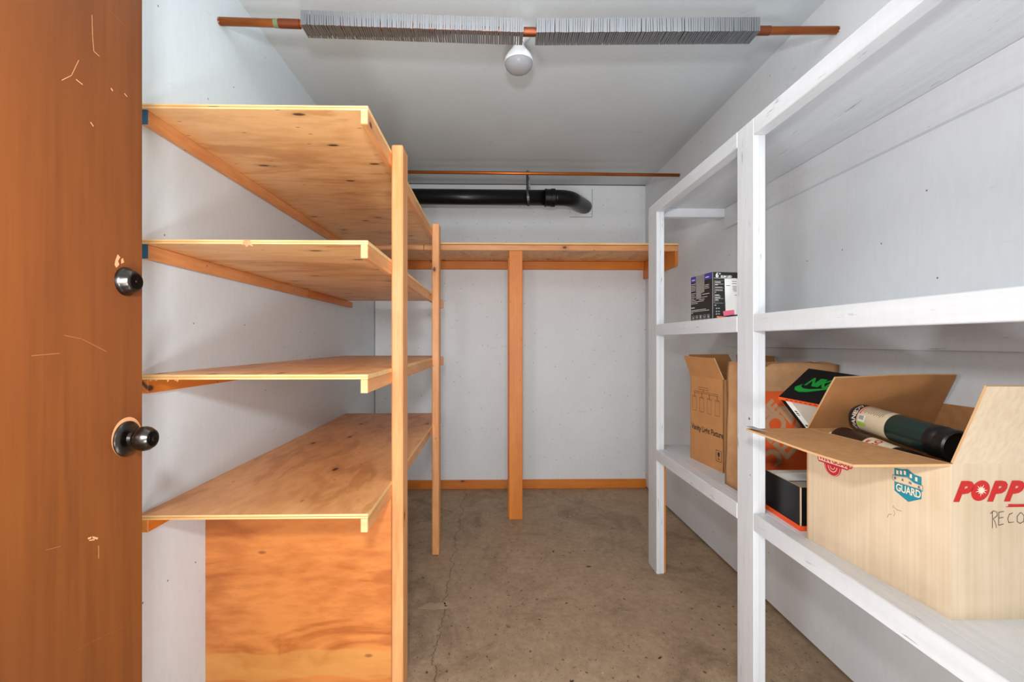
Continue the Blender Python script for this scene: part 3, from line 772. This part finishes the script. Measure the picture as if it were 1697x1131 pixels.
sw_in = [(.026, .098), (.027, .082), (.036, .073), (.052, .074), (.080, .090), (.135, .128)]
V = sw_out + sw_in
Fc = [[k, k + 1, 7 + k, 6 + k] for k in range(5)]
tt = text2d('NIKE', 1, .035, .28, .86); sc = .060 / .72 * .86
tt = xf(tt, .030, .096, .0335, 0, .074)
t = merge2d([(V, Fc), tt])
t = ([(x, y) for x, y in t[0]], t[1])
mk('green_emblem', [mtop(x * 1.06, y * 1.06) for x, y in t[0]], t[1], GRN, Nk)
for k in range(7):
    a = .02 + k * .013; P = lambda s_, h: P1 + e2 * s_ + n_up * h - e1 * .0006
    mk('rim_print', [P(a, .003), P(a + .007, .003), P(a + .007, .006), P(a, .006)], [[0, 1, 2, 3]], DK, Nk)

# --- large cream carton with red and teal print
CRM = N('cream_liner', 0.6, spec=0.3); co = CRM.coord((1, 1, 1), False)
g1 = CRM.noise(CRM.coord((1, 1, 0.02), False), 120, 2); g2 = CRM.noise(co, 6, 5, 0.6)
cb = CRM.ramp(g2, [(0.3, srgb(206, 184, 152)), (0.7, srgb(224, 204, 176))]); cb = CRM.mix(0.22, cb, CRM.ramp(g1, [(0.35, srgb(196, 172, 138)), (0.65, srgb(232, 214, 188))]))
st = CRM.spots(CRM.coord((1, 1, 1), False), 11, .05, .12, .10); cb = CRM.mix(CRM.math('MULTIPLY', st, 0.5), cb, srgb(206, 160, 108))
scf = CRM.math('MULTIPLY', CRM.ramp(CRM.noise(CRM.coord((14, 14, 8), False), 2.6, 7, 0.75, 1.0), [(0.70, 0.0), (0.74, 1.0)]), 0.4); cb = CRM.mix(scf, cb, srgb(120, 96, 74))
CRM.col(cb); CRM.bump(g1, 0.12, 0.001); CREAM = CRM.m
BX = thing('printed_moving_carton', 'large open cream carton with red lettering and teal shield, nearest on lowest white shelf', 'box', (1.05, 1.09, ZL))
q0, q1, q2, q3 = (0.871, 1.286), (0.898, 0.902), (1.226, 0.904), (1.222, 1.286)
BZ = 0.932
board_box('b', BX, [q0, q1, q2, q3], ZL, BZ, 0.005, CREAM, KRAFT, KEDGE)
fl_l = slab('side_flap', [(0.871, 1.286, BZ), (0.898, 0.904, BZ), (0.734, 0.942, 0.921), (0.706, 1.296, 0.930)], -0.005, [KRAFT, CREAM, KEDGE], BX, nx=10, ny=4, bend=.0025)
slab('far_flap', [(0.873, 1.284, BZ), (1.220, 1.284, BZ), (1.198, 1.19, 1.086), (0.884, 1.195, 1.078)], 0.005, [KRAFTD, CREAM, KEDGE], BX, nx=8, ny=4, bend=-.004)
slab('near_flap', [(0.900, 0.902, BZ), (1.226, 0.904, BZ), (1.226, 0.836, 1.091), (0.898, 0.836, 1.090)], 0.005, [CREAM, KRAFT, KEDGE], BX, nx=8, ny=4, bend=.003)
slab('side_flap', [(1.222, 1.284, BZ), (1.224, 0.906, BZ), (1.214, 0.92, 1.005), (1.212, 1.27, 1.005)], 0.003, [KRAFT, CREAM, KEDGE], BX)
TIP = flat('grey_tip_patch', (150, 153, 156), 0.6)
u3 = Vector((q1[0] - q0[0], q1[1] - q0[1], 0)).normalized()
LFm = plane_map((q0[0], q0[1], ZL), u3, (0, 0, 1), .0008)
LFm2 = plane_map((q0[0], q0[1], ZL), u3, (0, 0, 1), .0014)
LFm3 = plane_map((q0[0], q0[1], ZL), u3, (0, 0, 1), .0020)
FFm = plane_map((q1[0], q1[1], ZL), Vector((q2[0] - q1[0], q2[1] - q1[1], 0)), (0, 0, 1), .0008)
FFm2 = plane_map((q1[0], q1[1], ZL), Vector((q2[0] - q1[0], q2[1] - q1[1], 0)), (0, 0, 1), .0014)
RED = flat('red_print', (198, 34, 30), 0.6); CRIM = flat('crimson_print', (206, 44, 62), 0.6); TEAL = flat('teal_print', (26, 128, 146), 0.6); CRP = flat('cream_print', (238, 220, 192), 0.6)
def dec(name, parts, mapf, mat): t = merge2d(parts) if isinstance(parts, list) else parts; return mk(name, [mapf(x, y) for x, y in t[0]], t[1], mat, BX)
# teal shield: crenellated top, ribbon BANK, big GUARD
sx = .385 - .121  # left edge of the shield
dec('shield_emblem', [poly2d([(sx, .236), (sx, .216), (sx + .032, .2015), (sx + .061, .217), (sx + .061, .236)]),
    ([(sx, .2655), (sx, .250), (sx + .018, .2525), (sx + .018, .2675), (sx + .030, .271), (sx + .030, .2545), (sx + .045, .247), (sx + .045, .2635), (sx + .061, .2625), (sx + .061, .246)], [[0, 1, 2, 3], [3, 2, 5, 4], [4, 5, 6, 7], [7, 6, 9, 8]])], LFm, TEAL)
dec('ribbon_outline', [stroke2d([(sx - .004, .249), (sx + .016, .2515), (sx + .030, .2535), (sx + .046, .2465), (sx + .064, .2455), (sx + .064, .2335), (sx + .046, .2355)], .0009), stroke2d([(sx - .004, .249), (sx - .004, .239), (sx + .002, .2375)], .0009)], LFm2, TEAL)
dec('shield_windows', [rect2d(sx + a, b, sx + a + .005, b + .0085) for a, b in ((.005, .2540), (.0135, .2555), (.0225, .2575), (.036, .2545), (.048, .251))], LFm2, CRP)
dec('shield_letters', [xf(text2d('GUARD', 1, .02, 0, .95), sx + .004, .2180, .0168, 0, .0225)], LFm2, CRP)
dec('ribbon_letters', [xf(text2d(ch, .0075, .0002), sx + a, b) for ch, a, b in (('B', .0, .2415), ('A', .017, .2425), ('N', .034, .2405), ('K', .054, .2375))], LFm2, flat('dark_print', (40, 60, 80), .6))
# red seal WIN GUARD
sx = .385 - .345
_o = .012
dec('seal_emblem', [([(sx, .262), (sx, .242), (sx + .004, .2375), (sx + .098, .2375), (sx + .103, .242), (sx + .103, .262)], [[0, 1, 2, 3, 4, 5]]), ring2d(sx + .051, .2385, 0, .0285, 26, math.pi, 2 * math.pi)], lambda x, y: LFm(x, y - _o), CRIM)
dec('seal_band', [rect2d(sx + .004, .2415, sx + .099, .258), ring2d(sx + .051, .2355, .0235, .0245, 24, math.pi, 2 * math.pi), ring2d(sx + .051, .2355, .013, .015, 24, math.pi, 2 * math.pi), ring2d(sx + .051, .2355, .0065, .008, 24, math.pi, 2 * math.pi)], lambda x, y: LFm2(x, y - _o), CRP)
dec('seal_letters', [xf(text2d('WIN GUARD', 1, .03, 0, .92), sx + .007, .2440, .0195, 0, .0175)], lambda x, y: LFm3(x, y - _o), CRIM)
# red POPP lettering with a burst in the O, small red line and pen writing
big = [xf(text2d('P', 1, .06, .38), a, .2345, .054, 0, .0510) for a in (.003, .071, .105)]
ocx, ocy = .0570, .2530
oo = ring2d(0, 0, 0.0, 1.0, 36); oo = ([(x * .0185 + y * .004 + ocx, y * .0200 + ocy) for x, y in oo[0]], oo[1])
dec('red_lettering', big + [oo], FFm, RED)
star = []
for k in range(22):
    a = 2 * math.pi * k / 22; r_ = (.0125, .0052, .0095, .0048)[k % 4]; star.append((ocx + .001 + r_ * math.cos(a), ocy + .001 + r_ * math.sin(a)))
sv = [(ocx + .001, ocy + .001)] + star; dec('burst', (sv, [[0, 1 + k, 1 + (k + 1) % 22] for k in range(22)]), FFm2, CRP)
dec('red_line', [rect2d(.108, .2205, .150, .2216), rect2d(.113, .2216, .150, .2262)], FFm, RED)
pen = [[(.081, .180), (.081, .211)], [(.077, .208), (.083, .2135), (.090, .211), (.091, .204), (.083, .198), (.087, .190), (.089, .180)],
       [(.104, .212), (.094, .2105), (.0935, .185), (.1035, .1875)], [(.0935, .199), (.103, .2005)], [(.122, .209), (.115, .206), (.112, .198), (.114, .190), (.124, .191)],
       [(.137, .209), (.131, .202), (.131, .192), (.137, .188), (.144, .192), (.145, .203), (.140, .209), (.137, .209)]]
dec('pen_writing', [stroke2d(p, .0011) for p in pen], FFm, INK)
dec('pen_scribble', [stroke2d(p, .0005) for p in ([(.262, .178), (.270, .175), (.281, .176)], [(.262, .172), (.265, .165), (.262, .158)], [(.247, .150), (.250, .158), (.257, .160)], [(.262, .182), (.260, .176)])], LFm, INK)

slab('tip_patch', [(0.7055, 1.2965, 0.9365), (0.723, 1.2925, 0.9368), (0.7225, 1.222, 0.9355), (0.7065, 1.262, 0.9352)], 0.0006, [TIP, TIP, TIP], BX, nrm=(0, 0, 1))['label'] = 'grey patch added over the flap corner'  # grey patch added on the flap; the cardboard itself is not worn there
# --- gas cylinders lying in the carton
GREEN = N('dark_green_paint', 0.3).col(srgb(28, 50, 46)).m
NAVY = flat('navy_label', (26, 46, 58), 0.4); LAB = flat('beige_label', (216, 200, 170), 0.5); BCAP = N('black_cap', 0.35).col(srgb(18, 17, 17)).m
MAR = N('dark_brown_paint', 0.35).col(srgb(42, 28, 22)).m; LIME = flat('lime_label', (158, 206, 52), 0.5); GREYT = flat('small_print', (96, 88, 78), 0.6); REDL = flat('red_line_print', (214, 84, 70), 0.6)
def cyl_frame(pl, pr):
    ax = (pr - pl).normalized(); side = Vector((-1, 0, 0)); side = (side - ax * side.dot(ax)).normalized(); up = Vector((0, 0, 1)); up = (up - ax * up.dot(ax)).normalized()
    return ax, side, up
def make_cyl(name, label, pl, pr, r, bands):
    ln = (pr - pl).length; ax, side, up = cyl_frame(pl, pr)
    g_ = thing(name, label, 'gas cylinder', (pl + pr) / 2, 'gas cylinders in the carton')
    lathe('nozzle', [(-.024, .0085), (-.012, .0085), (-.010, .011), (0.004, .011)], pl, ax, WHT, g_, 20)
    prof = [(0, .010), (.004, .020), (.010, .028), (.018, .0330), (.028, r)]
    lathe('shoulder', prof, pl, ax, bands[0][2], g_, 36)
    for (a, b, mt, nm) in bands:
        lathe(nm, [(a, r), (b, r)], pl, ax, mt, g_, 40)
    lathe('base_cap', [(ln - .052, r + .0004), (ln - .050, r + .0014), (ln - .030, r + .0014), (ln - .028, r), (ln - .024, r), (ln - .022, r + .0012), (ln - .004, r + .0012), (ln, r - .002), (ln, r - .005), (ln - .010, r - .006), (ln - .012, .003)], pl, ax, BCAP, g_, 40)
    # s along the axis, th = angle from up towards the aisle
    def f(s_, th, lift=.0006):
        q = pl + ax * s_; rr2 = r + lift
        return q + (up * math.cos(th) + side * math.sin(th)) * rr2
    return g_, f
def curved(name, vf, mapf, mat, parent):
    return mk(name, [mapf(x, y) for x, y in vf[0]], vf[1], mat, parent)
r1 = .0345
pl, pr = Vector((.990, 1.262, .9715)), Vector((.986, .975, .9475))
G1, f1 = make_cyl('gas_cylinder', 'dark green gas cylinder with beige label, lying uppermost in the cream carton', pl, pr, r1,
    [(.028, .046, NAVY, 'navy_band'), (.046, .135, LAB, 'beige_label'), (.135, .240, GREEN, 'green_body')])
# text runs round the cylinder: x -> angle (towards the top), y -> axis, letter tops at the nozzle
tt = text2d('PROPANE', .019, .0007, 0, 1.0); tw = max(x for x, y in tt[0])
curved('label_word', tt, lambda x, y: f1(.043 - y * .95, (3.35 - x / r1)), CRP, G1)
for k, (a0, tx) in enumerate(((.80, 0), (.42, 1))):
    vf = ring2d(0, 0, .0045, .0060, 20) if tx == 0 else stroke2d([(-.006, -.005), (.006, -.005), (0, .006), (-.006, -.005)], .0014)
    curved('label_symbol', vf, lambda x, y, a0=a0: f1(.036 + y, a0 + x / r1), CRP, G1)
vf = merge2d([gridquad(.050, -.5, .054, 1.05, 8)]); curved('label_rule', vf, f1, REDL, G1)
lines = []
for k in range(11):
    x = .058 + k * .0058
    lines.append(gridquad(x, -.6 + (.12 if k % 4 == 3 else 0), x + .0016, .88 + .05 * math.sin(k * 2.3), 8))
curved('label_small_print', merge2d(lines), f1, GREYT, G1)
curved('barcode_field', gridquad(.052, 1.10, .074, 1.62, 8), f1, WHT, G1)
curved('barcode', merge2d([gridquad(.054, 1.16 + k * .035, .070, 1.16 + k * .035 + .014 + .008 * (k % 3 == 0), 3) for k in range(9)]), lambda x, y: f1(x, y, .001), INK, G1)
curved('lime_sticker', gridquad(.050, 1.66, .076, 1.92, 8), f1, LIME, G1)
pl, pr = Vector((.936, 1.262, .912)), Vector((.944, 1.005, .884))
G2, f2 = make_cyl('gas_cylinder', 'dark brown gas cylinder with white label, half hidden under the green one', pl, pr, r1,
    [(.028, .112, MAR, 'brown_body'), (.112, .185, LAB, 'white_label'), (.185, .21, MAR, 'brown_band')])
curved('label_word', text2d('PRO', .021, .0008), lambda x, y: f2(.150 - y, (1.2 - x / r1)), RED, G2)
curved('label_word', text2d('FUEL', .010, .0005), lambda x, y: f2(.126 - y * .9, (1.0 - x / r1)), RED, G2)
pl, pr = Vector((1.02, 1.262, .862)), Vector((1.02, 1.005, .862))

# --- black downlight carton on the middle shelf
n0, f0_ = Vector((.862, 1.826, 0)), Vector((.846, 1.990, 0))
rd = Vector((.995, .097, 0)); wd = .172; BZ0, BZ1 = ZM, 1.4455
K = thing('black_light_carton', 'black printed downlight carton with grey tape and pink sticker on middle shelf', 'box', (.935, 1.915, ZM))
BLC = N('black_print_card', 0.4).col(srgb(30, 29, 28)).m
bm = bmesh.new()
cs_ = [n0, n0 + rd * wd, f0_ + rd * wd, f0_]
lo = [bm.verts.new((c.x, c.y, BZ0)) for c in cs_]; hi = [bm.verts.new((c.x, c.y, BZ1)) for c in cs_]
bm.faces.new(lo[::-1]); bm.faces.new(hi)
for k in range(4): bm.faces.new([lo[k], lo[(k + 1) % 4], hi[(k + 1) % 4], hi[k]])
bmesh.ops.bevel(bm, geom=list(bm.edges), offset=.0012, segments=1, affect='EDGES')
from_bm('carton_body', bm, BLC, K)
HB = BZ1 - BZ0; WL = (n0 - f0_).length
LM = plane_map((f0_.x, f0_.y, BZ0), n0 - f0_, (0, 0, 1), .0006); LM2 = plane_map((f0_.x, f0_.y, BZ0), n0 - f0_, (0, 0, 1), .0012)
RM = plane_map((n0.x, n0.y, BZ0), rd, (0, 0, 1), .0006); RM2 = plane_map((n0.x, n0.y, BZ0), rd, (0, 0, 1), .0012); RM3 = plane_map((n0.x, n0.y, BZ0), rd, (0, 0, 1), .0018)
def kd(name, parts, mapf, mat, wx, hx):
    t = merge2d(parts); return mk(name, [mapf(x * wx, y * hx) for x, y in t[0]], t[1], mat, K)
PUR = flat('purple_print', (62, 52, 150), 0.5); TAPE = flat('grey_tape', (132, 128, 122), 0.5, var=0.1); PINK = flat('pink_sticker', (240, 110, 138), 0.6); GRYP = flat('grey_print', (196, 194, 190), 0.6)
kd('purple_band', [rect2d(0.01, .865, .985, .985)], LM, PUR, WL, HB)
kd('tape', [([(.26, .995), (.27, .475), (.52, .485), (.52, .60), (.66, .61), (.66, .995)], [[0, 1, 2, 3, 4, 5]])], LM2, TAPE, WL, HB)
L_ = []
for y, x0, x1 in [(.82, .02, .25), (.78, .02, .23), (.745, .02, .24), (.71, .02, .24), (.675, .02, .22), (.61, .02, .24), (.57, .02, .2), (.53, .02, .24), (.49, .02, .17), (.455, .02, .24), (.42, .02, .62), (.385, .02, .34), (.285, .02, .2),
                  (.235, .02, .72), (.205, .02, .86), (.17, .02, .12), (.75, .67, .86), (.715, .67, .85), (.68, .67, .86), (.56, .55, .87), (.50, .53, .78), (.455, .4, .66)]:
    L_.append(rect2d(x0, y, x1, y + (.022 if y in (.285,) else .012)))
kd('small_print', L_, LM, GRYP, WL, HB)
ic = []
for k in range(5):
    x = .07 + k * .175; a = [(x, .03), (x + .11, .03), (x + .11, .115), (x, .115), (x, .03)]; ic.append(([(p[0] * WL, p[1] * HB) for p in a]))
t = merge2d([stroke2d(a, .0012) for a in ic]); mk('icon_frames', [LM(x, y) for x, y in t[0]], t[1], GRYP, K)
kd('icon_marks', [rect2d(.10 + .175 * k, .05 + .01 * (k % 2), .15 + .175 * k, .085 + .01 * (k % 3)) for k in range(5)], LM, GRYP, WL, HB)
kd('brand_line', [rect2d(.07, .905, .22, .93), rect2d(.70, .905, .86, .93)], LM2, GRYP, WL, HB)
t = merge2d([xf(text2d('6', .026, .0008), .012, .166), xf(text2d('IN', .007, .0002), .0265, .178), xf(text2d('SLIM LED', .0115, .0005), .034, .1655), rect2d(.006, .1625, .165, .1636)])
mk('title', [RM(x, y) for x, y in t[0]], t[1], WHT, K)
L_ = [stroke2d([(.007, .153), (.045, .153)], .0006), stroke2d([(.007, .153), (.007, .065), (.045, .065)], .0008)]
for y, x1, h in [(.145, .034, .004), (.139, .045, .0015), (.135, .022, .003), (.127, .040, .0015), (.124, .045, .0015), (.116, .042, .002), (.113, .043, .001), (.106, .014, .003), (.095, .028, .003), (.092, .034, .001), (.085, .032, .003), (.082, .045, .001), (.077, .024, .0025), (.073, .026, .001)]:
    L_.append(rect2d(.010, y, x1, y + h))
L_ += [rect2d(.008, .055, .015, .058)] + [rect2d(.022, y, .030, y + .0028) for y in (.043, .031, .021)]
for y in (.044, .032, .022): L_.append(ring2d(.016, y, 0, .0025, 12))
t = merge2d(L_); mk('small_print', [RM(x, y) for x, y in t[0]], t[1], GRYP, K)
t = poly2d([(.049, .161), (.054, .020), (.150, .020), (.150, .161)]); mk('address_label', [RM2(x, y) for x, y in t[0]], t[1], WHT, K)
t = merge2d([rect2d(x0, y, x1, y + .002) for x0, x1, y in ((.057, .072, .133), (.080, .10, .150), (.080, .10, .141), (.082, .10, .130), (.084, .10, .124), (.082, .10, .118), (.086, .10, .112), (.092, .10, .096))]); mk('label_print', [RM3(x, y) for x, y in t[0]], t[1], GREYT, K)
t = poly2d([(.042, .033), (.046, .014), (.091, .021), (.089, .039)]); mk('pink_sticker', [RM3(x, y) for x, y in t[0]], t[1], PINK, K)
t = poly2d([(.016, .014), (.060, .011), (.060, .005), (.018, .007)]); mk('orange_strip', [RM2(x, y) for x, y in t[0]], t[1], flat('orange_strip_card', (232, 140, 84), .7), K)
kd('corner_wear', [rect2d(-.004, .0, .004, .99)], RM2, GRYP, wd, HB)
